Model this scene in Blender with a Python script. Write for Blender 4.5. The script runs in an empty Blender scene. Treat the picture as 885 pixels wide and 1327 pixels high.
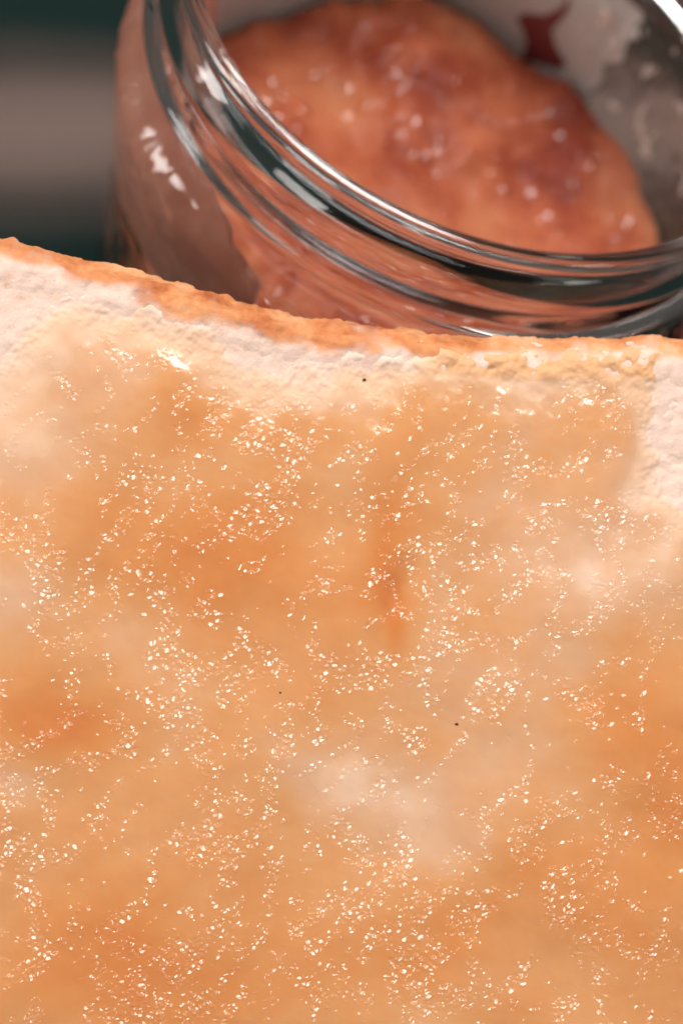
import bpy, math
import numpy as np
from mathutils import Matrix, Vector

MM = 0.001
rng = np.random.default_rng(7)
scene = bpy.context.scene
col = scene.collection

# ------------------------------------------------------------------ camera
ZR = 72.0                                            # height of the jar mouth above the table, mm
CAM = np.array([-56.26, -150.38, 130.32 + ZR])
CR = np.array([.959056, 0, .283217]); CU = np.array([-.148137, .852302, .501634]); CF = np.array([.241387, .52305, -.817405])
cam_data = bpy.data.cameras.new('camera')
cam = bpy.data.objects.new('camera', cam_data); col.objects.link(cam)
m = Matrix(((CR[0], CU[0], -CF[0], CAM[0]*MM), (CR[1], CU[1], -CF[1], CAM[1]*MM), (CR[2], CU[2], -CF[2], CAM[2]*MM), (0, 0, 0, 1)))
cam.matrix_world = m
cam_data.lens = 65; cam_data.sensor_width = 36; cam_data.sensor_fit = 'AUTO'
cam_data.clip_start = 0.005; cam_data.clip_end = 50
cam_data.dof.use_dof = True; cam_data.dof.focus_distance = 0.1685; cam_data.dof.aperture_fstop = 16
scene.camera = cam

# ------------------------------------------------------------------ world, lamps, exposure
w = bpy.data.worlds.new('World'); scene.world = w; w.use_nodes = True
bg = w.node_tree.nodes['Background']
bg.inputs[0].default_value = (1, .90, .84, 1); bg.inputs[1].default_value = 0.08

def area(name, direction, dist, sx, sy, radiance, colour, target=(0, -55, 50)):
    ld = bpy.data.lights.new(name, 'AREA'); ld.shape = 'RECTANGLE'; ld.size = sx; ld.size_y = sy
    ld.energy = radiance * math.pi * sx * sy; ld.color = colour
    o = bpy.data.objects.new(name, ld); col.objects.link(o)
    d = Vector(direction).normalized()
    o.location = Vector(target) * MM + d * dist
    o.rotation_euler = d.to_track_quat('Z', 'Y').to_euler()
    return o
area('window_light', (-.02, .29, .95), .75, .31, .46, 14.2, (1, .955, .935))
area('side_window_light', (-.87, .15, .42), .80, .15, .38, 15, (1, .94, .90))
area('room_light', (.62, -.50, .60), .80, .14, .20, 7, (1, .93, .86))
area('label_fill_light', (-.75, -.55, .36), 1.0, .30, .34, 8.5, (1, .93, .88))  # added fill lamp, not a window: brightens the label inside the jar

scene.view_settings.view_transform = 'Standard'; scene.view_settings.look = 'None'
scene.view_settings.exposure = 0.0; scene.view_settings.gamma = 1.0; scene.view_settings.use_curve_mapping = False
cy = scene.cycles
cy.use_denoising = True; cy.max_bounces = 16; cy.transmission_bounces = 14; cy.glossy_bounces = 6
cy.diffuse_bounces = 5; cy.transparent_max_bounces = 8; cy.sample_clamp_indirect = 24; cy.blur_glossy = 0.5

# ------------------------------------------------------------------ helpers
def link(name, verts, faces, mat, parent=None, smooth=True, attrs=None):
    verts = np.asarray(verts, dtype=np.float64) * MM
    me = bpy.data.meshes.new(name)
    faces = np.asarray(faces, dtype=np.int32)
    k = faces.shape[1]; nf = len(faces)
    me.vertices.add(len(verts)); me.vertices.foreach_set('co', verts.astype(np.float32).ravel())
    me.loops.add(nf*k); me.loops.foreach_set('vertex_index', faces.ravel())
    me.polygons.add(nf); me.polygons.foreach_set('loop_start', np.arange(0, nf*k, k, dtype=np.int32))
    me.polygons.foreach_set('loop_total', np.full(nf, k, dtype=np.int32))
    me.update(calc_edges=True); me.validate()
    if smooth: me.polygons.foreach_set('use_smooth', np.ones(nf, dtype=bool))
    for an, av in (attrs or {}).items():
        a = me.attributes.new(an, 'FLOAT', 'POINT'); a.data.foreach_set('value', np.asarray(av, dtype=np.float32))
    me.materials.append(mat)
    o = bpy.data.objects.new(name, me); col.objects.link(o)
    if parent is not None: o.parent = parent
    return o

def empty(name, loc=(0, 0, 0)):
    o = bpy.data.objects.new(name, None); col.objects.link(o); o.location = Vector(loc) * MM; o.empty_display_size = .01
    return o

def tag(o, label, cat=None, kind=None, group=None):
    if label: o['label'] = label
    if cat: o['category'] = cat
    if kind: o['kind'] = kind
    if group: o['group'] = group
    return o

def grid_faces(nu, nv, keep=None, close_u=False):
    i = np.arange(nu if close_u else nu-1); j = np.arange(nv-1)
    I, J = np.meshgrid(i, j, indexing='ij'); I2 = (I+1) % nu
    f = np.stack([I*nv+J, I2*nv+J, I2*nv+J+1, I*nv+J+1], -1).reshape(-1, 4)
    if keep is not None:
        f = f[keep.ravel()[f].all(1)]
    return f

def compact(V, F, attrs=None):
    used = np.zeros(len(V), bool); used[F.ravel()] = True
    idx = np.cumsum(used)-1
    return V[used], idx[F], {k: v[used] for k, v in (attrs or {}).items()}

def perlin(x, y, seed=0):
    r = np.random.default_rng(seed); n = 256
    ang = r.random((n, n))*2*np.pi; gx, gy = np.cos(ang), np.sin(ang)
    x0 = np.floor(x).astype(int); y0 = np.floor(y).astype(int); fx = x-x0; fy = y-y0
    sx = fx*fx*fx*(fx*(fx*6-15)+10); sy = fy*fy*fy*(fy*(fy*6-15)+10)
    def g(i, j, dx, dy):
        a = i % n; b = j % n
        return gx[a, b]*dx+gy[a, b]*dy
    n00 = g(x0, y0, fx, fy); n10 = g(x0+1, y0, fx-1, fy); n01 = g(x0, y0+1, fx, fy-1); n11 = g(x0+1, y0+1, fx-1, fy-1)
    return ((n00*(1-sx)+n10*sx)*(1-sy)+(n01*(1-sx)+n11*sx)*sy)*1.5
def fbm(x, y, seed=0, oct=4, gain=.5):
    s = 0; a = 1
    for k in range(oct):
        s = s+a*perlin(x*2**k+k*17.3, y*2**k-k*9.1, seed+k); a *= gain
    return s
def sstep(a, b, x):
    t = np.clip((x-a)/(b-a), 0, 1); return t*t*(3-2*t)

# material helpers
def mat(name):
    mt = bpy.data.materials.new(name); mt.use_nodes = True
    nt = mt.node_tree; return mt, nt, nt.nodes['Principled BSDF']
def node(nt, typ, **kw):
    n = nt.nodes.new(typ)
    for k, v in kw.items(): setattr(n, k, v)
    return n
def ramp(nt, stops, src):
    r = node(nt, 'ShaderNodeValToRGB'); el = r.color_ramp.elements
    while len(el) < len(stops): el.new(.5)
    for e, (p, c) in zip(el, stops): e.position = p; e.color = (*c, 1)
    nt.links.new(src, r.inputs[0]); return r.outputs[0]
def noise(nt, scale, detail=4, rough=.55, dist=0):
    tc = node(nt, 'ShaderNodeTexCoord'); n = node(nt, 'ShaderNodeTexNoise')
    n.inputs['Scale'].default_value = scale; n.inputs['Detail'].default_value = detail
    n.inputs['Roughness'].default_value = rough; n.inputs['Distortion'].default_value = dist
    nt.links.new(tc.outputs['Object'], n.inputs['Vector']); return n.outputs['Fac']
def bump(nt, p, src, dist, strength=1.0):
    b = node(nt, 'ShaderNodeBump'); b.inputs['Distance'].default_value = dist; b.inputs['Strength'].default_value = strength
    nt.links.new(src, b.inputs['Height']); nt.links.new(b.outputs[0], p.inputs['Normal']); return b
def mix(nt, fac, a, b, mode='MIX'):
    n = node(nt, 'ShaderNodeMix', data_type='RGBA', blend_type=mode)
    for s, v in ((n.inputs[0], fac), (n.inputs[6], a), (n.inputs[7], b)):
        if isinstance(v, (int, float)): s.default_value = v
        elif isinstance(v, tuple): s.default_value = (*v, 1)
        else: nt.links.new(v, s)
    return n.outputs[2]
def attr(nt, name):
    a = node(nt, 'ShaderNodeAttribute'); a.attribute_name = name; return a.outputs['Fac']

# ------------------------------------------------------------------ materials
# dark green cloth with a soft-edged taupe stripe
M_cloth, nt, p = mat('woven_cloth')
tc = node(nt, 'ShaderNodeTexCoord'); sep = node(nt, 'ShaderNodeSeparateXYZ'); nt.links.new(tc.outputs['Object'], sep.inputs[0])
STRIPE_ANG, STRIPE_C, STRIPE_W = math.radians(14), 45.0, 21.0
def mth(op, a, b=None):
    n = node(nt, 'ShaderNodeMath', operation=op)
    for s, v in zip(n.inputs, (a, b)):
        if v is None: continue
        if isinstance(v, (int, float)): s.default_value = v
        else: nt.links.new(v, s)
    return n.outputs[0]
dist = mth('ADD', mth('MULTIPLY', sep.outputs[0], -math.sin(STRIPE_ANG)), mth('MULTIPLY', sep.outputs[1], math.cos(STRIPE_ANG)))
dist = mth('ADD', dist, mth('MULTIPLY', mth('SUBTRACT', noise(nt, 40, 2), .5), .004))
dd = mth('ABSOLUTE', mth('SUBTRACT', dist, STRIPE_C*MM))
c1 = ramp(nt, [(0, (.21, .15, .125)), (.30, (.175, .128, .110)), (.62, (.065, .054, .047)), (1, (.008, .023, .020))], mth('DIVIDE', dd, STRIPE_W*MM))
wv = node(nt, 'ShaderNodeTexWave'); wv.inputs['Scale'].default_value = 900; nt.links.new(tc.outputs['Object'], wv.inputs['Vector'])
nt.links.new(c1, p.inputs['Base Color']); p.inputs['Roughness'].default_value = .9; p.inputs['Specular IOR Level'].default_value = .15
bump(nt, p, wv.outputs['Fac'], .0002)

M_wood, nt, p = mat('dark_wood')
nt.links.new(ramp(nt, [(.3, (.03, .018, .012)), (.7, (.075, .045, .03))], noise(nt, 30, 6, .6, 1.5)), p.inputs['Base Color']); p.inputs['Roughness'].default_value = .5

# bread: crumb and crust share a browning attribute
def bread_material(name):
    M, nt, p = mat(name)
    n1 = noise(nt, 900, 5, .65); n2 = noise(nt, 260, 4, .6)
    crumb = ramp(nt, [(.25, (.78, .56, .45)), (.5, (.835, .625, .515)), (.8, (.86, .67, .57))], n1)
    crust = ramp(nt, [(.30, (.34, .085, .024)), (.42, (.58, .20, .07)), (.56, (.72, .32, .135)), (.75, (.80, .48, .28))], n2)
    b = attr(nt, 'browning')
    s = node(nt, 'ShaderNodeMath', operation='ADD'); nt.links.new(b, s.inputs[0])
    k = node(nt, 'ShaderNodeMath', operation='MULTIPLY_ADD'); nt.links.new(n2, k.inputs[0]); k.inputs[1].default_value = 1.5; k.inputs[2].default_value = -.75
    nt.links.new(k.outputs[0], s.inputs[1]); s.use_clamp = True
    fac = node(nt, 'ShaderNodeMapRange', interpolation_type='SMOOTHSTEP'); nt.links.new(s.outputs[0], fac.inputs[0]); fac.inputs[1].default_value = .15; fac.inputs[2].default_value = .8
    nt.links.new(mix(nt, fac.outputs[0], crumb, crust), p.inputs['Base Color'])
    p.inputs['Roughness'].default_value = .75; p.inputs['Specular IOR Level'].default_value = .25
    p.inputs['Subsurface Weight'].default_value = .10; p.inputs['Subsurface Radius'].default_value = (1, .7, .5); p.inputs['Subsurface Scale'].default_value = .0004
    bump(nt, p, n1, .00035, .5)
    return M
M_bread = bread_material('bread')

# jam on the bread: colour follows the thickness of the layer
M_jam, nt, p = mat('jam_layer')
n2 = noise(nt, 120, 3, .6)
t = attr(nt, 'thickness')
s = node(nt, 'ShaderNodeMath', operation='MULTIPLY_ADD'); nt.links.new(n2, s.inputs[0]); s.inputs[1].default_value = .35; nt.links.new(t, s.inputs[2])
s2 = node(nt, 'ShaderNodeMath', operation='SUBTRACT'); nt.links.new(s.outputs[0], s2.inputs[0]); s2.inputs[1].default_value = .175
c = ramp(nt, [(0, (.82, .625, .52)), (.22, (.785, .51, .33)), (.5, (.755, .40, .18)), (.78, (.725, .325, .115)), (1, (.70, .27, .085))], s2.outputs[0])
nt.links.new(c, p.inputs['Base Color'])
wet = node(nt, 'ShaderNodeMapRange', interpolation_type='SMOOTHSTEP'); nt.links.new(attr(nt, 'wetness'), wet.inputs[0]); wet.inputs[1].default_value = 0; wet.inputs[2].default_value = 1
nt.links.new(wet.outputs[0], p.inputs['Coat Weight']); p.inputs['Coat Roughness'].default_value = .14; p.inputs['Coat IOR'].default_value = 1.68   # soaked-in jam is matt, thick jam wet
wr = node(nt, 'ShaderNodeMapRange'); nt.links.new(wet.outputs[0], wr.inputs[0]); wr.inputs[3].default_value = .7; wr.inputs[4].default_value = .15
nt.links.new(wr.outputs[0], p.inputs['Roughness']); p.inputs['IOR'].default_value = 1.45
nt.links.new(wet.outputs[0], p.inputs['Subsurface Weight']); p.inputs['Subsurface Radius'].default_value = (1, .6, .35); p.inputs['Subsurface Scale'].default_value = .0026
bump(nt, p, noise(nt, 1500, 3, .6), .00003, .5)
cb = node(nt, 'ShaderNodeBump'); cb.inputs['Distance'].default_value = .001; cb.inputs['Strength'].default_value = 1.0     # fine pulp under the wet skin, mm
nt.links.new(attr(nt, 'pulp'), cb.inputs['Height']); nt.links.new(cb.outputs[0], p.inputs['Coat Normal'])

M_speck, nt, p = mat('dark_speck'); p.inputs['Base Color'].default_value = (.05, .012, .006, 1); p.inputs['Roughness'].default_value = .4

# jam in the jar: deep, redder
M_fill, nt, p = mat('jam_deep')
nt.links.new(ramp(nt, [(.36, (.25, .040, .018)), (.5, (.43, .110, .050)), (.66, (.56, .20, .095))], noise(nt, 60, 4, .55)), p.inputs['Base Color'])
rg = node(nt, 'ShaderNodeMapRange'); nt.links.new(attr(nt, 'grain'), rg.inputs[0]); rg.inputs[3].default_value = .46; rg.inputs[4].default_value = .10
nt.links.new(rg.outputs[0], p.inputs['Roughness'])
sg = node(nt, 'ShaderNodeMapRange'); nt.links.new(attr(nt, 'grain'), sg.inputs[0]); sg.inputs[3].default_value = .22; sg.inputs[4].default_value = 1.0
nt.links.new(sg.outputs[0], p.inputs['Specular IOR Level']); p.inputs['IOR'].default_value = 1.42
p.inputs['Subsurface Weight'].default_value = .5; p.inputs['Subsurface Radius'].default_value = (1, .4, .2); p.inputs['Subsurface Scale'].default_value = .003
bump(nt, p, noise(nt, 420, 3, .6), .0004, .5)

M_smear, nt, p = mat('jam_film')
p.inputs['Base Color'].default_value = (.84, .72, .63, 1); p.inputs['Roughness'].default_value = .2
p.inputs['Subsurface Weight'].default_value = .4; p.inputs['Subsurface Scale'].default_value = .001; p.inputs['Transmission Weight'].default_value = .35

M_cling, nt, p = mat('jam_film_on_glass')
nt.links.new(ramp(nt, [(.3, (.58, .235, .16)), (.7, (.80, .42, .31))], noise(nt, 120, 4, .6)), p.inputs['Base Color'])
p.inputs['Roughness'].default_value = .3; p.inputs['Subsurface Weight'].default_value = .4; p.inputs['Subsurface Scale'].default_value = .001

M_glass, nt, p = mat('clear_glass')
p.inputs['Base Color'].default_value = (.97, .985, .98, 1); p.inputs['Roughness'].default_value = 0.0; p.inputs['IOR'].default_value = 1.48
p.inputs['Transmission Weight'].default_value = 1.0
bump(nt, p, noise(nt, 55, 2, .4), .0005, .35)

M_label, nt, p = mat('label_paper')
p.inputs['Base Color'].default_value = (.80, .76, .72, 1); p.inputs['Roughness'].default_value = .6
nt.links.new(ramp(nt, [(.3, (.80, .75, .71)), (.6, (.90, .86, .83))], noise(nt, 150, 4)), p.inputs['Base Color'])
M_print, nt, p = mat('red_print'); p.inputs['Base Color'].default_value = (.22, .016, .032, 1); p.inputs['Roughness'].default_value = .5

# ------------------------------------------------------------------ table and cloth
def box(name, lo, hi, mt, parent=None):
    v = np.array([(x, y, z) for x in (lo[0], hi[0]) for y in (lo[1], hi[1]) for z in (lo[2], hi[2])], float)
    f = [(0, 1, 3, 2), (4, 6, 7, 5), (0, 4, 5, 1), (2, 3, 7, 6), (0, 2, 6, 4), (1, 5, 7, 3)]
    return link(name, v, f, mt, parent, smooth=False)
tt = box('table_top', (-620, -420, -26), (620, 620, -2.0), M_wood); tag(tt, 'dark wooden table top under the cloth', kind='structure')
n = 180
gu, gv = np.meshgrid(np.linspace(-480, 480, n), np.linspace(-330, 480, n), indexing='ij')
far = sstep(110, 220, np.hypot(gu+20, gv+40))
gz = far*(1.6*np.abs(fbm(gu/90, gv/90, 3, 3)) )
top = np.stack([gu, gv, gz], -1).reshape(-1, 3)
bot = top.copy(); bot[:, 2] = -1.8
Vc = np.vstack([top, bot]); F1 = grid_faces(n, n); F2 = F1[:, ::-1]+n*n
edge = np.concatenate([np.arange(n)*n, (n-1)*n+np.arange(1, n), (np.arange(n-2, -1, -1))*n+n-1, np.arange(n-2, 0, -1)])
e2 = np.roll(edge, -1); F3 = np.stack([edge, edge+n*n, e2+n*n, e2], -1)
cl = link('tablecloth', Vc, np.vstack([F1, F2, F3]), M_cloth)
tag(cl, 'dark green tablecloth with a broad taupe stripe, behind the jar', 'tablecloth')

# ------------------------------------------------------------------ jam jar (mouth centre on the z axis)
def resample(pts, step):
    P = np.array(pts, float); out = []
    Q = np.vstack([2*P[0]-P[1], P, 2*P[-1]-P[-2]])
    for i in range(1, len(Q)-2):
        p0, p1, p2, p3 = Q[i-1], Q[i], Q[i+1], Q[i+2]
        k = max(2, int(np.linalg.norm(p2-p1)/step))
        for tt_ in np.arange(k)/k:
            out.append(.5*((2*p1)+(-p0+p2)*tt_+(2*p0-5*p1+4*p2-p3)*tt_**2+(-p0+3*p1-3*p2+p3)*tt_**3))
    out.append(P[-1]); return np.array(out)
outer = [(34.1, .3), (34.7, .12), (35.15, -.4), (35.25, -1.1), (34.9, -1.8), (34.2, -2.3), (34.2, -2.8), (34.9, -3.5), (35.6, -4.7), (35.95, -6.0), (35.85, -7.0), (35.2, -7.8), (34.2, -8.3), (34.2, -8.8), (35.4, -9.3), (36.6, -10.0), (36.8, -10.9), (36.2, -11.6), (34.7, -12.0), (34.1, -12.6), (34.1, -13.5), (34.8, -14.3), (36.4, -15.1), (37.6, -16.3), (38.2, -17.8), (38.15, -19.6), (37.6, -23), (36.5, -30), (35.4, -40), (34.4, -50), (33.6, -58), (33.0, -64), (32.0, -68.6), (30.2, -71.0), (27.5, -71.9), (24, -71.4), (15, -70.4), (.02, -70.2)]
inner = [(.02, -66.5), (15, -66.5), (25, -66.2), (28.6, -64.6), (30.3, -61.5), (31.2, -57), (32.0, -50), (33.0, -40), (34.1, -30), (35.2, -23), (35.6, -19.8), (35.4, -17.4), (34.5, -15.4), (33.4, -13.6), (32.95, -11.8), (32.8, -8), (32.8, -4), (32.85, -1.4), (33.15, -.3), (33.6, .2), (34.1, .3)]
po = resample(outer, .45); pi = resample(inner, .6)
NA = 520
az = np.arange(NA)/NA*2*np.pi
prof = np.vstack([po, pi[:-1]])
A, I = np.meshgrid(az, np.arange(len(prof)), indexing='ij')
Rr = prof[I, 0].copy(); S = prof[I, 1].copy()
isout = I < len(po)
# slight mould unevenness and embossed beads round the shoulder
ring = sstep(-64, -55, S)*(1-sstep(-14, -12, S))
Rr += ring*.08*fbm(A*11/np.pi, S/9+isout*3, 21, 2)
Rr += sstep(-64, -55, S)*(1-sstep(-16, -14, S))*isout*.10*fbm(A*37/3.2, S/3.2, 23, 2)
Rr += (1-sstep(-2.5, -1, S))*sstep(-13, -12, S)*isout*.010*fbm(A*37/4.0, S/2.5, 27, 2)
def bead(a_deg, s0, ra, rs, h, sel):
    da = (np.degrees(A)-a_deg+180) % 360-180
    q = (da*37*np.pi/180/ra)**2+((S-s0)/rs)**2
    return np.where(sel & (q < 1), h*(1-np.clip(q, 0, 1))**1.5, 0)
beads = [(-170, -13.9, .8, .8, .3), (-165, -14.6, .7, 1.1, .35), (-168, -16.8, .8, 1.0, .4), (-160, -15.6, .6, 1.0, .35), (-156, -16.4, .8, .8, .4), (-152, -17.2, .6, .9, .35), (-149, -19.3, 1.7, 1.6, .55), (-145, -20.8, 1.3, 1.2, .5), (-141, -21.2, .9, .9, .4), (-137, -19.6, .7, .7, .3), (-128, -18.8, .5, .9, .3), (-162, -19.5, .7, .9, .35), (-157, -20.8, .8, .9, .3)]
for b in beads: Rr += bead(*b, isout)
for k in range(16):
    Rr += bead(rng.uniform(-174, -146), rng.uniform(-19, -14.8), rng.uniform(.35, .6), rng.uniform(.5, .9), rng.uniform(.3, .42), isout)
for k in range(24):
    Rr += bead(rng.uniform(-180, -126), rng.uniform(-24, -14.8), rng.uniform(.35, .8), rng.uniform(.4, 1.0), rng.uniform(.08, .22), isout)
for k in range(26):
    Rr += bead(rng.uniform(-110, 170), rng.uniform(-22, -15), rng.uniform(.4, .9), rng.uniform(.5, 1.1), rng.uniform(.2, .4), isout)
V = np.stack([Rr*np.cos(A), Rr*np.sin(A), S], -1).reshape(-1, 3)
npf = len(prof)
F = grid_faces(NA, npf, close_u=True)
i = np.arange(NA); F = np.vstack([F, np.stack([i*npf+npf-1, ((i+1) % NA)*npf+npf-1, ((i+1) % NA)*npf, i*npf], -1)])
jar = empty('jam_jar', (0, 0, 0)); tag(jar, 'open clear glass jar with ringed neck, standing behind the bread', 'jar')
V[:, 2] += ZR
g = link('glass_body', V, F[:, ::-1], M_glass, jar)

# paper label round the far side, with a red bow-shaped print showing through
def wall_r(s):
    o = np.array(outer); k = np.argsort(o[:30, 1]); return np.interp(s, o[:30, 1][k], o[:30, 0][k])
na, ns = 160, 90
la = np.linspace(0, 1, na)[:, None]*np.ones((1, ns)); ls = np.linspace(-15.6, -56, ns)[None, :]*np.ones((na, 1))
a0 = 43+2.2*fbm(ls/3.0, ls*0+.3, 5, 3); a1 = 150
la = np.radians(a0+(a1-a0)*la)
lr = np.maximum(wall_r(ls), wall_r(ls+1.0))+.28+.05*fbm(la*8, ls/5, 9, 2)
Lt = np.stack([lr*np.cos(la), lr*np.sin(la), ls+ZR], -1).reshape(-1, 3)
Lb = np.stack([(lr+.15)*np.cos(la), (lr+.15)*np.sin(la), ls+ZR], -1).reshape(-1, 3)
F1 = grid_faces(na, ns); nn = na*ns
edge = np.concatenate([np.arange(na)*ns, (na-1)*ns+np.arange(1, ns), np.arange(na-2, -1, -1)*ns+ns-1, np.arange(ns-2, 0, -1)])
e2 = np.roll(edge, -1); F3 = np.stack([edge, e2, e2+nn, edge+nn], -1)
lab = link('paper_label', np.vstack([Lt, Lb]), np.vstack([F1, F1[:, ::-1]+nn, F3]), M_label, jar)
lab['label'] = 'pale paper label seen through the far glass wall'
def ray_px(x, y):
    f = 65/36*1327; return CR*(x-442.5)/f-CU*(y-663.5)/f+CF
def on_wall(x, y, Rw):
    r = ray_px(x, y); C = CAM; a = r[0]**2+r[1]**2; b = C[0]*r[0]+C[1]*r[1]; c = C[0]**2+C[1]**2-Rw**2
    P = C+r*(-b+math.sqrt(b*b-a*c))/a
    return math.atan2(P[1], P[0]), P[2]-ZR
bow = [(670, 32), (682, 27), (704, 31), (726, 24), (736, 10), (735, 27), (717, 50), (722, 68), (739, 94), (726, 98), (702, 89), (680, 86), (685, 62), (679, 46)]
pts = [on_wall(x, y-12, 36.6) for x, y in bow]
ca = np.mean([q[0] for q in pts]); cs = np.mean([q[1] for q in pts])
def wp(a, s, off): r = float(max(wall_r(s), wall_r(s+1.0)))+off; return (r*math.cos(a), r*math.sin(a), s+ZR)
bv = []; bf = []; nb_ = len(pts)
for off in (.10, .16):
    bv.append(wp(ca, cs, off))
    for k in (.5, 1.0):
        bv += [wp(ca+(a-ca)*k, cs+(s_-cs)*k, off) for a, s_ in pts]
h_ = 1+2*nb_
tri = []
for base, flip in ((0, False), (h_, True)):
    for q in range(nb_):
        q2 = (q+1) % nb_
        T = [(base, base+1+q, base+1+q2), (base+1+q, base+1+nb_+q, base+1+nb_+q2), (base+1+q, base+1+nb_+q2, base+1+q2)]
        tri += [t_[::-1] if flip else t_ for t_ in T]
for q in range(nb_):
    q2 = (q+1) % nb_; a_, b_ = 1+nb_+q, 1+nb_+q2
    tri += [(a_, a_+h_, b_+h_), (a_, b_+h_, b_)]
pm = link('printed_mark', bv, tri, M_print, lab, smooth=False); pm['label'] = 'dark red bow-shaped print on the label'

# jam in the jar
nr, na = 190, 620
rad = np.sqrt(np.linspace(0, 1, nr)); aa = np.arange(na)/na*2*np.pi
AA, RR = np.meshgrid(aa, rad, indexing='ij')
adeg = np.degrees(AA)
dip = np.exp(-((((adeg-128)+180) % 360-180)/28)**2)
rise = np.exp(-((((adeg-86)+180) % 360-180)/15)**2)
lev = -33.3+(3.2*rise-3.0*dip)*RR**2+.4*np.sin(3*AA)*RR+1.1*RR**6*fbm(np.cos(AA)*5, np.sin(AA)*5, 39, 3)
ri = np.interp(lev, np.array(inner)[:15, 1], np.array(inner)[:15, 0])+.12
X = ri*RR*np.cos(AA); Y = ri*RR*np.sin(AA)
edgef = 1-sstep(.86, 1, RR)
Z = lev+edgef*(1.9*fbm(X/17, Y/17, 31, 3)+.20*fbm(X/3.2, Y/3.2, 35, 3))
Z -= edgef*2.2*np.exp(-(((X-12)**2+(Y-2)**2)/90))
GR = np.zeros_like(Z)
for k in range(240):
    a_ = rng.uniform(0, 2*np.pi); q = math.sqrt(rng.random())*31
    r0 = rng.uniform(.45, 1.15); d2 = ((X-q*math.cos(a_))**2+(Y-q*math.sin(a_))**2)/r0**2
    dm = np.where(d2 < 1, (1-np.clip(d2, 0, 1))**1.1, 0)
    Z += edgef*.32*r0*dm; GR = np.maximum(GR, np.minimum(dm*3, 1))
# side wall rows below the surface
zs = np.linspace(0, 1, 40)[1:]
Zb = lev[:, -1][:, None]*(1-zs)+(-66.1)*zs
Rb = np.interp(Zb, np.array(inner)[:15, 1], np.array(inner)[:15, 0])-.12
Rb = np.maximum(Rb, .05)
XX = np.hstack([X, Rb*np.cos(aa)[:, None], np.zeros((na, 1))]); YY = np.hstack([Y, Rb*np.sin(aa)[:, None], np.zeros((na, 1))]); ZZ = np.hstack([Z, Zb, np.full((na, 1), -66.1)])
Vf = np.stack([XX, YY, ZZ+ZR], -1).reshape(-1, 3)
jf = link('jam_filling', Vf, grid_faces(na, XX.shape[1], close_u=True)[:, ::-1], M_fill, attrs={'grain': np.hstack([GR, np.zeros((na, XX.shape[1]-nr))]).ravel()})
tag(jf, 'deep red-orange jam with small lumps inside the glass jar', 'jam')
# film of jam left on the inner wall beside the label
na, ns = 200, 120
fa, fs = np.meshgrid(np.radians(np.linspace(-12, 50, na)), np.linspace(-29.9, -13.5, ns), indexing='ij')
fld = fbm(fa*11, fs/4.5, 51, 4, .6)-.36-.30*sstep(-27, -17, fs)+.25*sstep(.55, .85, fa)
keep = fld > .06
fr = np.interp(fs, np.array(inner)[:16, 1], np.array(inner)[:16, 0])-.06-.5*np.clip(fld, 0, .6)
Vs = np.stack([fr*np.cos(fa), fr*np.sin(fa), fs+ZR], -1).reshape(-1, 3)
Fs = grid_faces(na, ns, keep); Vs, Fs, _ = compact(Vs, Fs)
sm = link('jam_smear', Vs, Fs[:, ::-1], M_smear, jf); sm['label'] = 'pale jam film left on the inner glass wall'

# jam clinging to the near wall, up to the shoulder
na, ns = 260, 90
ca_, cb_ = np.meshgrid(np.radians(np.linspace(140, 318, na)), np.linspace(0, 1, ns), indexing='ij')
up = -14.4-15.0*sstep(math.radians(212), math.radians(262), ca_)+1.0*fbm(ca_*7, ca_*0+.4, 57, 3)-9*sstep(math.radians(290), math.radians(318), ca_)-9*(1-sstep(math.radians(140), math.radians(152), ca_))
cs_ = -31.5+(up+31.5)*cb_
ri_ = np.interp(cs_, np.array(inner)[:16, 1], np.array(inner)[:16, 0])
ins = np.stack([(ri_+.12)*np.cos(ca_), (ri_+.12)*np.sin(ca_), cs_+ZR], -1)
tk = .25+1.1*np.sin(np.pi*np.clip(cb_*.5+.5, 0, 1))
ous = np.stack([(ri_-tk)*np.cos(ca_), (ri_-tk)*np.sin(ca_), cs_+ZR], -1)
blk = np.concatenate([ins, ous[:, ::-1]], 1)
link('jam_smear', blk.reshape(-1, 3), grid_faces(na, 2*ns), M_cling, jf)['label'] = 'jam clinging to the near glass wall'

# ------------------------------------------------------------------ bread slice leaning on the jar
NB = np.array([-.18, -.50, .845]); NB /= np.linalg.norm(NB)
BU = np.array([-NB[1], NB[0], 0]); BU /= np.linalg.norm(BU); BV = np.cross(NB, BU)
P0 = np.array([.66, -46.01, 3.0+ZR])
def px_uv(x, y):
    r = ray_px(x, y); P = CAM+r*(((P0-CAM)@NB)/(r@NB))-P0
    return np.array([P@BU, P@BV])
def world(u, v, h):
    return P0+np.asarray(u)[..., None]*BU+np.asarray(v)[..., None]*BV+np.asarray(h)[..., None]*NB
TH = 15.0
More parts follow.
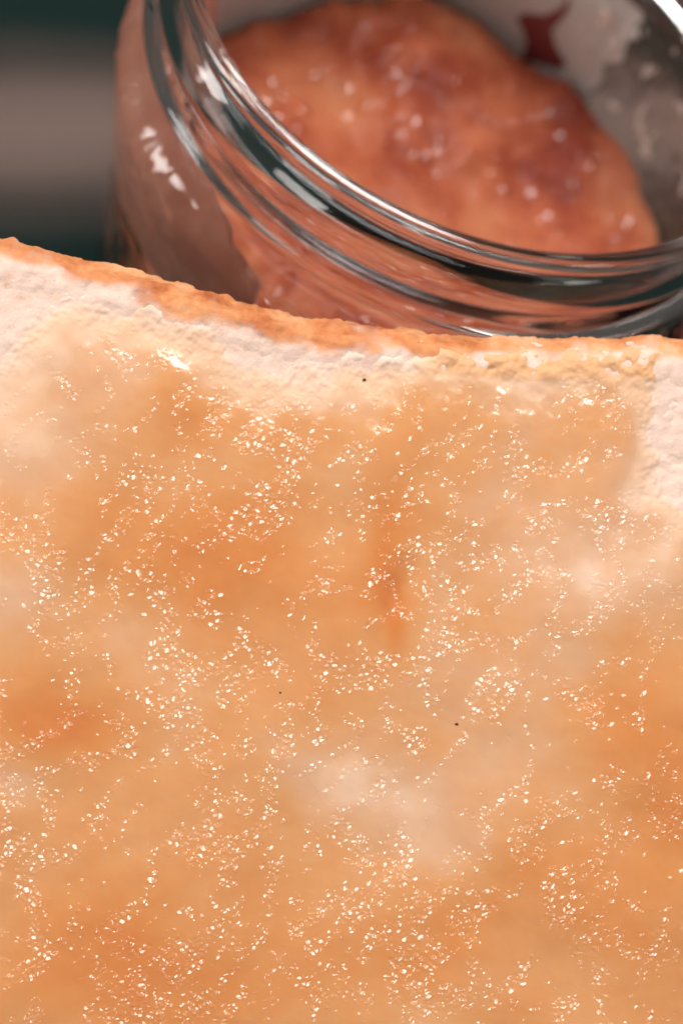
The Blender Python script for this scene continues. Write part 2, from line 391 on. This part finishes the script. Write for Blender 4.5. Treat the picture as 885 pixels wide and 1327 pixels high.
# lower edge: where the underside meets the cloth
vbot = -(P0[2]-TH*NB[2]-.15)/BV[2]
topc = np.array([px_uv(*q) for q in [(0, 305), (70, 324), (145, 341), (230, 364), (300, 384), (370, 404), (480, 419), (590, 432), (700, 436), (800, 436), (885, 437)]])
uL, uR = -60.0, 62.0
top_pts = [(-57.5, topc[0, 1]-6), (-54, topc[0, 1]-2.4)]+[tuple(q) for q in topc]+[(26, 9.2), (38, 9.8), (48, 8.0), (55, 4.2), (59.5, -1.5)]
ctrl = top_pts+[(62, -10), (61, -30), (60.5, -60), (61, vbot+12), (60, vbot+3.5), (56, vbot), (40, vbot), (0, vbot), (-40, vbot), (-55, vbot), (-58.5, vbot+3.5), (-59.5, vbot+12), (-59, -60), (-59.5, -35), (-59.5, -25)]
ol = resample(ctrl+[ctrl[0]], .25)[:-1]
seg = np.linalg.norm(np.roll(ol, -1, 0)-ol, axis=1); cum = np.concatenate([[0], np.cumsum(seg)])
NO = 1700
tt_ = np.linspace(0, cum[-1], NO, endpoint=False)
olc = np.vstack([ol, ol[:1]]); ol = np.stack([np.interp(tt_, cum, olc[:, 0]), np.interp(tt_, cum, olc[:, 1])], -1)
tan = np.roll(ol, -3, 0)-np.roll(ol, 3, 0); tan /= np.linalg.norm(tan, axis=1)[:, None]
inw = np.stack([tan[:, 1], -tan[:, 0]], -1)        # outline runs left to right along the top, so inward is to its right
# distance-to-edge field on a coarse grid
eu = np.arange(-70, 72, 1.0); ev = np.arange(vbot-6, 18, 1.0)
GU, GV = np.meshgrid(eu, ev, indexing='ij'); pts = np.stack([GU.ravel(), GV.ravel()], -1)
dist = np.empty(len(pts))
for s_ in range(0, len(pts), 2000):
    d2 = ((pts[s_:s_+2000, None]-ol[None, ::2])**2).sum(2); j = d2.argmin(1)
    sg = ((pts[s_:s_+2000]-ol[::2][j])*inw[::2][j]).sum(1); dist[s_:s_+2000] = np.sign(sg)*np.sqrt(d2.min(1))
dist = dist.reshape(GU.shape)
def edge_d(u, v):
    x = np.clip((u-eu[0]), 0, len(eu)-1.001); y = np.clip((v-ev[0]), 0, len(ev)-1.001)
    i = x.astype(int); j = y.astype(int); a = x-i; b = y-j
    return dist[i, j]*(1-a)*(1-b)+dist[i+1, j]*a*(1-b)+dist[i, j+1]*(1-a)*b+dist[i+1, j+1]*a*b
def bread_h(u, v, d):
    d = np.maximum(d, 0)
    rim = -2.3*(1-np.clip(d/2.4, 0, 1))**2.2                     # rounding towards the crust
    return rim+.35*fbm(u/14, v/14, 61, 2)+.10*np.exp(-((d-2.5)/1.4)**2)
bread = empty('bread_slice', P0); tag(bread, 'thick white bread slice with browned crust, leaning against the jar', 'bread')
inv = P0
def crumb_mesh():
    gu = np.arange(-60.5, 63, .35); gv = np.arange(vbot-.5, 11, .35)
    U, Vv = np.meshgrid(gu, gv, indexing='ij'); d = edge_d(U, Vv)
    h = bread_h(U, Vv, d)-.12
    pore = fbm(U/1.5, Vv/1.5, 71, 3); h -= .32*sstep(.42, .85, pore)
    h += .10*fbm(U/.9, Vv/.9, 75, 2)
    keep = d > 2.6
    F = grid_faces(len(gu), len(gv), keep)
    W = world(U, Vv, h).reshape(-1, 3)-inv
    return compact(W, F, {'browning': (.38*(1-sstep(2.5, 7.5, d))-.12).ravel()})
Vb, Fb, at = crumb_mesh()
link('crumb', Vb, Fb, M_bread, bread, attrs=at)
# crust: profile swept round the outline
xs = (ol-px_uv(0, 305))@np.array([1, 0])            # along the top edge, mm from the photograph's left side
prof_d = np.array([5.2, 4.4, 3.7, 3.1, 2.6, 2.2, 1.8, 1.45, 1.1, .8, .55, .3, .12, 0, -.1, -.15, -.15, -.15, -.15, -.1, 0, .3, .9, 2.2, 5, 14])
prof_h = np.array([0, 0, 0, 0, 0, 0, 0, 0, 0, 0, 0, 0, 0, -2.35, -3.0, -4.2, -5.8, -7.6, -9.4, -11.2, -12.6, -13.6, -14.4, -14.8, -15, -15])
k_top = 13
D = np.tile(prof_d, (NO, 1)); H = np.tile(prof_h, (NO, 1))
arc = np.tile((tt_)[:, None], (1, len(prof_d)))
U = ol[:, :1]+inw[:, :1]*D; Vv = ol[:, 1:]+inw[:, 1:]*D
H[:, :k_top] = bread_h(U[:, :k_top], Vv[:, :k_top], D[:, :k_top])
H[:, 0] -= .35; H[:, 1] -= .15
q = np.cumsum(np.r_[0, np.hypot(np.diff(prof_d), np.diff(prof_h))]); Q = np.tile(q, (NO, 1))
rough = .20*fbm(arc/2.6, Q/1.1, 81, 4, .6)+.12*fbm(arc/.9, Q/.7, 85, 3)
flake = .55*sstep(.18, .30, fbm(arc/4.5+.3*Q, Q/.8, 91, 2))       # lifted flakes
amp = sstep(5.2, 3.0, D)*np.where(np.arange(len(prof_d)) > 20, .3, 1)[None, :]
amp[:, -1] = 0
bw = np.interp(U, [-60, -46, -29, -13, -2, 40], [.5, .8, 2.1, 1.8, .6, 1.0])
disp = amp*(rough+flake*sstep(.2, 1.0, bw-D+.6)*.55)
# push along the local outward direction
H2 = H+disp*np.where(D > .9, 1, .55); O = disp*np.where(D > .9, .1, .8)
O = np.where(np.arange(len(prof_d)) > 20, 0, O); H2[:, 21:] = H[:, 21:]
U = U-inw[:, :1]*O; Vv = Vv-inw[:, 1:]*O
br = 1.05*(1-sstep(.0, 1.0, (D-bw+.9)/3.4)); br -= .45*np.clip(fbm(arc/5, Q/3, 95, 3), -.4, .9); br[:, 14:] = 1.1
Wc = world(U, Vv, H2).reshape(-1, 3)
Wc[:, 2] = np.maximum(Wc[:, 2], 2.0*0+.05)
Fc = grid_faces(NO, len(prof_d), close_u=True)
link('crust', Wc-inv, Fc, M_bread, bread, attrs={'browning': br.ravel()})
# plain underside of the slice
gu = np.arange(-60.5, 63, 2.0); gv = np.arange(vbot, 11, 2.0)
U, Vv = np.meshgrid(gu, gv, indexing='ij'); d = edge_d(U, Vv)
Fb = grid_faces(len(gu), len(gv), d > 4.5)
Vb, Fb, at = compact(world(U, Vv, np.full(U.shape, -14.85)).reshape(-1, 3)-inv, Fb[:, ::-1], {'browning': np.full(U.size, -.1)})
link('crumb_underside', Vb, Fb, M_bread, bread, attrs=at)

# ------------------------------------------------------------------ jam spread on the slice
poly = [(-420, 820), (-150, 700), (-60, 560), (10, 450), (70, 408), (110, 398), (160, 400), (215, 420), (255, 432), (296, 462), (345, 490), (400, 486), (470, 476), (535, 472), (562, 456), (578, 432), (592, 405), (650, 392), (700, 392), (760, 392), (812, 398), (836, 440), (846, 520), (864, 590), (858, 640), (900, 668), (980, 640), (1060, 700), (1180, 900), (1200, 1480), (700, 1560), (-200, 1560), (-420, 1300)]
poly = np.array([px_uv(*q) for q in poly])
poly = resample(np.vstack([poly, poly[:1]]), .5)[:-1]
STEP = .092
lo = poly.min(0); hi = poly.max(0)
lo = np.maximum(lo, [-57, vbot+6]); hi = np.minimum(hi, [56, 12])
gu = np.arange(max(lo[0], -55), min(hi[0], 43), STEP); gv = np.arange(max(lo[1], -87), hi[1]+1, STEP)
# signed distance to the jam outline on a coarse grid
cu = np.arange(gu[0]-1, gu[-1]+2, .6); cv = np.arange(gv[0]-1, gv[-1]+2, .6)
CUg, CVg = np.meshgrid(cu, cv, indexing='ij'); pts = np.stack([CUg.ravel(), CVg.ravel()], -1)
inside = np.zeros(len(pts), bool); pa = poly; pb = np.roll(poly, -1, 0)
for a_, b_ in zip(pa, pb):
    c_ = ((a_[1] > pts[:, 1]) != (b_[1] > pts[:, 1]))
    if c_.any(): inside ^= c_ & (pts[:, 0] < (b_[0]-a_[0])*(pts[:, 1]-a_[1])/(b_[1]-a_[1]+1e-12)+a_[0])
dj = np.empty(len(pts))
for s_ in range(0, len(pts), 2000):
    dj[s_:s_+2000] = np.sqrt(((pts[s_:s_+2000, None]-poly[None])**2).sum(2).min(1))
dj = (np.where(inside, dj, -dj)).reshape(CUg.shape)
U, Vv = np.meshgrid(gu, gv, indexing='ij')
x = (U-cu[0])/.6; y = (Vv-cv[0])/.6; i = x.astype(int); j = y.astype(int); a = x-i; b = y-j
J = dj[i, j]*(1-a)*(1-b)+dj[i+1, j]*a*(1-b)+dj[i, j+1]*(1-a)*b+dj[i+1, j+1]*a*b
J = np.minimum(J, np.minimum(44-U, np.minimum(U+57.5, Vv+88))+1.5*fbm(U/9, Vv/9, 103, 2))
J = J+1.3+1.3*fbm(U/4.2, Vv/4.2, 101, 2)
d = edge_d(U, Vv)
J = np.minimum(J, d-1.0+.9*fbm(U/2.4, Vv/2.4, 171, 3))
# thickness: thick hollows-filled and thin scraped patches; hollow and crease shading painted in too (x, y, rx, ry, amount)
spots = [(40, 935, 95, 60, .48), (90, 950, 60, 40, .25), (300, 690, 180, 85, .26), (240, 740, 120, 80, .15), (505, 740, 40, 110, .28), (500, 620, 50, 90, .20), (430, 780, 60, 40, .2), (850, 940, 110, 150, .20), (860, 1090, 80, 130, .22), (680, 1120, 110, 70, .25), (330, 1230, 190, 90, .28), (90, 1230, 160, 130, .34), (760, 1250, 160, 90, .16), (560, 1230, 60, 60, .15), (620, 470, 40, 40, .12), (380, 545, 70, 50, .20), (250, 560, 70, 50, .12), (780, 500, 60, 60, .12), (120, 660, 90, 40, .22), (512, 800, 12, 42, .40), (498, 735, 16, 60, .22), (70, 940, 45, 30, .2),
         (570, 1050, 120, 110, -.22), (620, 1100, 60, 60, -.12), (450, 1010, 90, 50, -.22), (720, 740, 110, 80, -.26), (660, 650, 80, 50, -.14), (440, 640, 70, 60, -.18), (40, 590, 70, 90, -.20), (260, 610, 80, 40, -.18), (25, 1010, 50, 40, -.28), (130, 450, 120, 60, -.05), (20, 770, 60, 40, -.16), (720, 860, 100, 40, -.16), (600, 900, 90, 50, -.14), (700, 480, 70, 60, -.12), (860, 760, 60, 50, -.12), (640, 1270, 90, 40, -.12), (420, 520, 60, 30, -.2), (180, 850, 70, 50, -.06)]
T = np.full(U.shape, .50)
T += .15*fbm(U/11, Vv/11, 111, 4)
for (sx, sy, rx, ry, am) in spots:
    c0 = px_uv(sx, sy); ex = px_uv(sx+rx, sy)-c0; ey = px_uv(sx, sy+ry)-c0
    Mi = np.linalg.inv(np.stack([ex, ey], 1)); du = U-c0[0]; dv = Vv-c0[1]
    p_ = Mi[0, 0]*du+Mi[0, 1]*dv; q_ = Mi[1, 0]*du+Mi[1, 1]*dv
    T += am*np.exp(-.9*(p_*p_+q_*q_))
edge_in = sstep(0, 2.2, J)
leftthin = sstep(px_uv(0, 520)[0]-4, px_uv(260, 520)[0], U+.35*Vv)
T = np.clip(T, .06, 1.15)*(.03+.27*sstep(.2, 2.4, J)+.70*sstep(.6, 7, J))*(.86+.14*leftthin)*(.55+.45*sstep(.2, 4.2, d))
T = np.where(d < 5, np.maximum(T, .42*sstep(-.2, .9, J)*(1-sstep(3.5, 5, d))*sstep(-12, -6, U)), T)
thick = T
h = bread_h(U, Vv, np.maximum(d, .35))
lump = sstep(0, 1, J)*(1-sstep(2.5, 6, d))
lay = (.28+.6*T)*np.sqrt(1-(1-np.clip(d/1.6, 0, 1))**2)*sstep(-.3, 9, J)+np.where(J > 0, 0, .25*J)-.17*(1-sstep(0, 4.0, J))+(1-sstep(1.5, 4.5, J))*.10*fbm(U/.9, Vv/.9, 75, 2)
hollow = -.35*np.clip(T-.45, 0, 1)                           # thick patches lie in hollows of the crumb
H = h+lump*(.26*fbm(U/3.1, Vv/2.2, 161, 2)+.15)*np.clip(d/.9, 0, 1)+lay+hollow*edge_in+edge_in*(.12*fbm(U/7, Vv/7, 128, 2)+.04*fbm(U/2.2, Vv/2.2, 125, 2))
# crease in the jam
c0 = px_uv(512, 770); c1 = px_uv(500, 700)
H -= .30*np.exp(-(((U-c0[0])/1.2)**2+((Vv-c0[1])/4.0)**2))
# gritty pulp: small tilted flakes gathered in drifts
ph = .9+.7*fbm(U/11, Vv/11, 141, 2)                          # drift direction wanders
ca1, sa1 = math.cos(1.42), math.sin(1.42)
wu = U+.25*fbm(U/1.3, Vv/1.3, 151, 2); wv_ = Vv+.25*fbm(U/1.3, Vv/1.3, 153, 2)
P1 = (wu*ca1+wv_*sa1)/.64; P2 = (-wu*sa1+wv_*ca1)/.42            # elongated cells, mm
def drift(u, v):
    m_ = fbm(u/4.2, v/2.4, 131, 3, .6)+.5*fbm(u/12, v/12, 137, 2)
    return sstep(.0, .24, m_)
WU = U+3.2*fbm(U/9, Vv/9, 181, 2); WV = Vv+3.2*fbm(U/9, Vv/9, 185, 2)
DR = drift(WU*ca1+WV*sa1, -WU*sa1+WV*ca1)
N_ = 512; tr = np.random.default_rng(99)
jx, jy = tr.random((N_, N_)), tr.random((N_, N_))
tsu = tr.normal(.11, .12, (N_, N_)); tsv = tr.normal(-.55, .14, (N_, N_)); tpr = tr.random((N_, N_)); tsz = tr.uniform(.5, 1.1, (N_, N_))
i0 = np.floor(P1).astype(int); j0 = np.floor(P2).astype(int)
f1 = np.full(U.shape, 9.0); f2 = np.full(U.shape, 9.0); bi = np.zeros(U.shape, int); bj = np.zeros(U.shape, int); bx = np.zeros(U.shape); by = np.zeros(U.shape)
for di in (-1, 0, 1):
    for dj_ in (-1, 0, 1):
        ii = (i0+di) % N_; jj = (j0+dj_) % N_
        ox = P1-(i0+di+.15+.7*jx[ii, jj]); oy = P2-(j0+dj_+.15+.7*jy[ii, jj]); q_ = np.hypot(ox, oy)
        nb1 = q_ < f1
        f2 = np.where(nb1, f1, np.minimum(f2, q_)); f1 = np.where(nb1, q_, f1)
        bi = np.where(nb1, ii, bi); bj = np.where(nb1, jj, bj); bx = np.where(nb1, ox, bx); by = np.where(nb1, oy, by)
on = (tpr[bi, bj] < .03+(.80+.16*sstep(-15, -65, Vv))*DR)
win = sstep(.02, .18, f2-f1)*(1-sstep(.40*tsz[bi, bj], .60*tsz[bi, bj], f1))
ax = bx*.64; ay = by*.42; lu = ax*ca1-ay*sa1; lv = ax*sa1+ay*ca1
G = np.where(on, win*(tsu[bi, bj]*lu+tsv[bi, bj]*lv+.012), 0)
G = G*sstep(.2, 3.5, J)
H += .22*G
keep = (J > -1.4) & (d > .30)
Fj = grid_faces(len(gu), len(gv), keep)
Vj, Fj, at = compact(world(U, Vv, H).reshape(-1, 3)-inv, Fj, {'thickness': thick.ravel(), 'pulp': .78*G.ravel(), 'wetness': (sstep(.10, .36, thick)*sstep(2.6, 5.0, d)*sstep(1.8, 5.5, J)).ravel()})
jam = empty('jam_spread', P0); tag(jam, 'glossy orange jam spread thickly over the bread slice', 'jam')
link('jam_layer', Vj, Fj, M_jam, jam, attrs=at)
# dark specks in the jam
def blob(name, c, r, squash, mt, parent):
    nu, nv_ = 12, 8; vs = []
    for a_ in range(nu):
        for b_ in range(nv_):
            th = math.pi*b_/(nv_-1); ph = 2*math.pi*a_/nu; k = r*(1+.2*math.sin(3*ph+c[0]))
            vs.append((c[0]+k*math.sin(th)*math.cos(ph), c[1]+k*squash*math.sin(th)*math.sin(ph), c[2]+.6*r*math.cos(th)))
    return link(name, vs, grid_faces(nu, nv_, close_u=True), mt, parent)
for sx, sy, r_ in ((472, 492, .17), (591, 938, .17), (363, 897, .12)):
    u_, v_ = px_uv(sx, sy); iu = int((u_-gu[0])/STEP); iv = int((v_-gv[0])/STEP)
    blob('dark_speck', world(np.array(u_), np.array(v_), np.array(max(H[iu, iv], h[iu, iv])+.02))-inv, r_, .8, M_speck, jam)
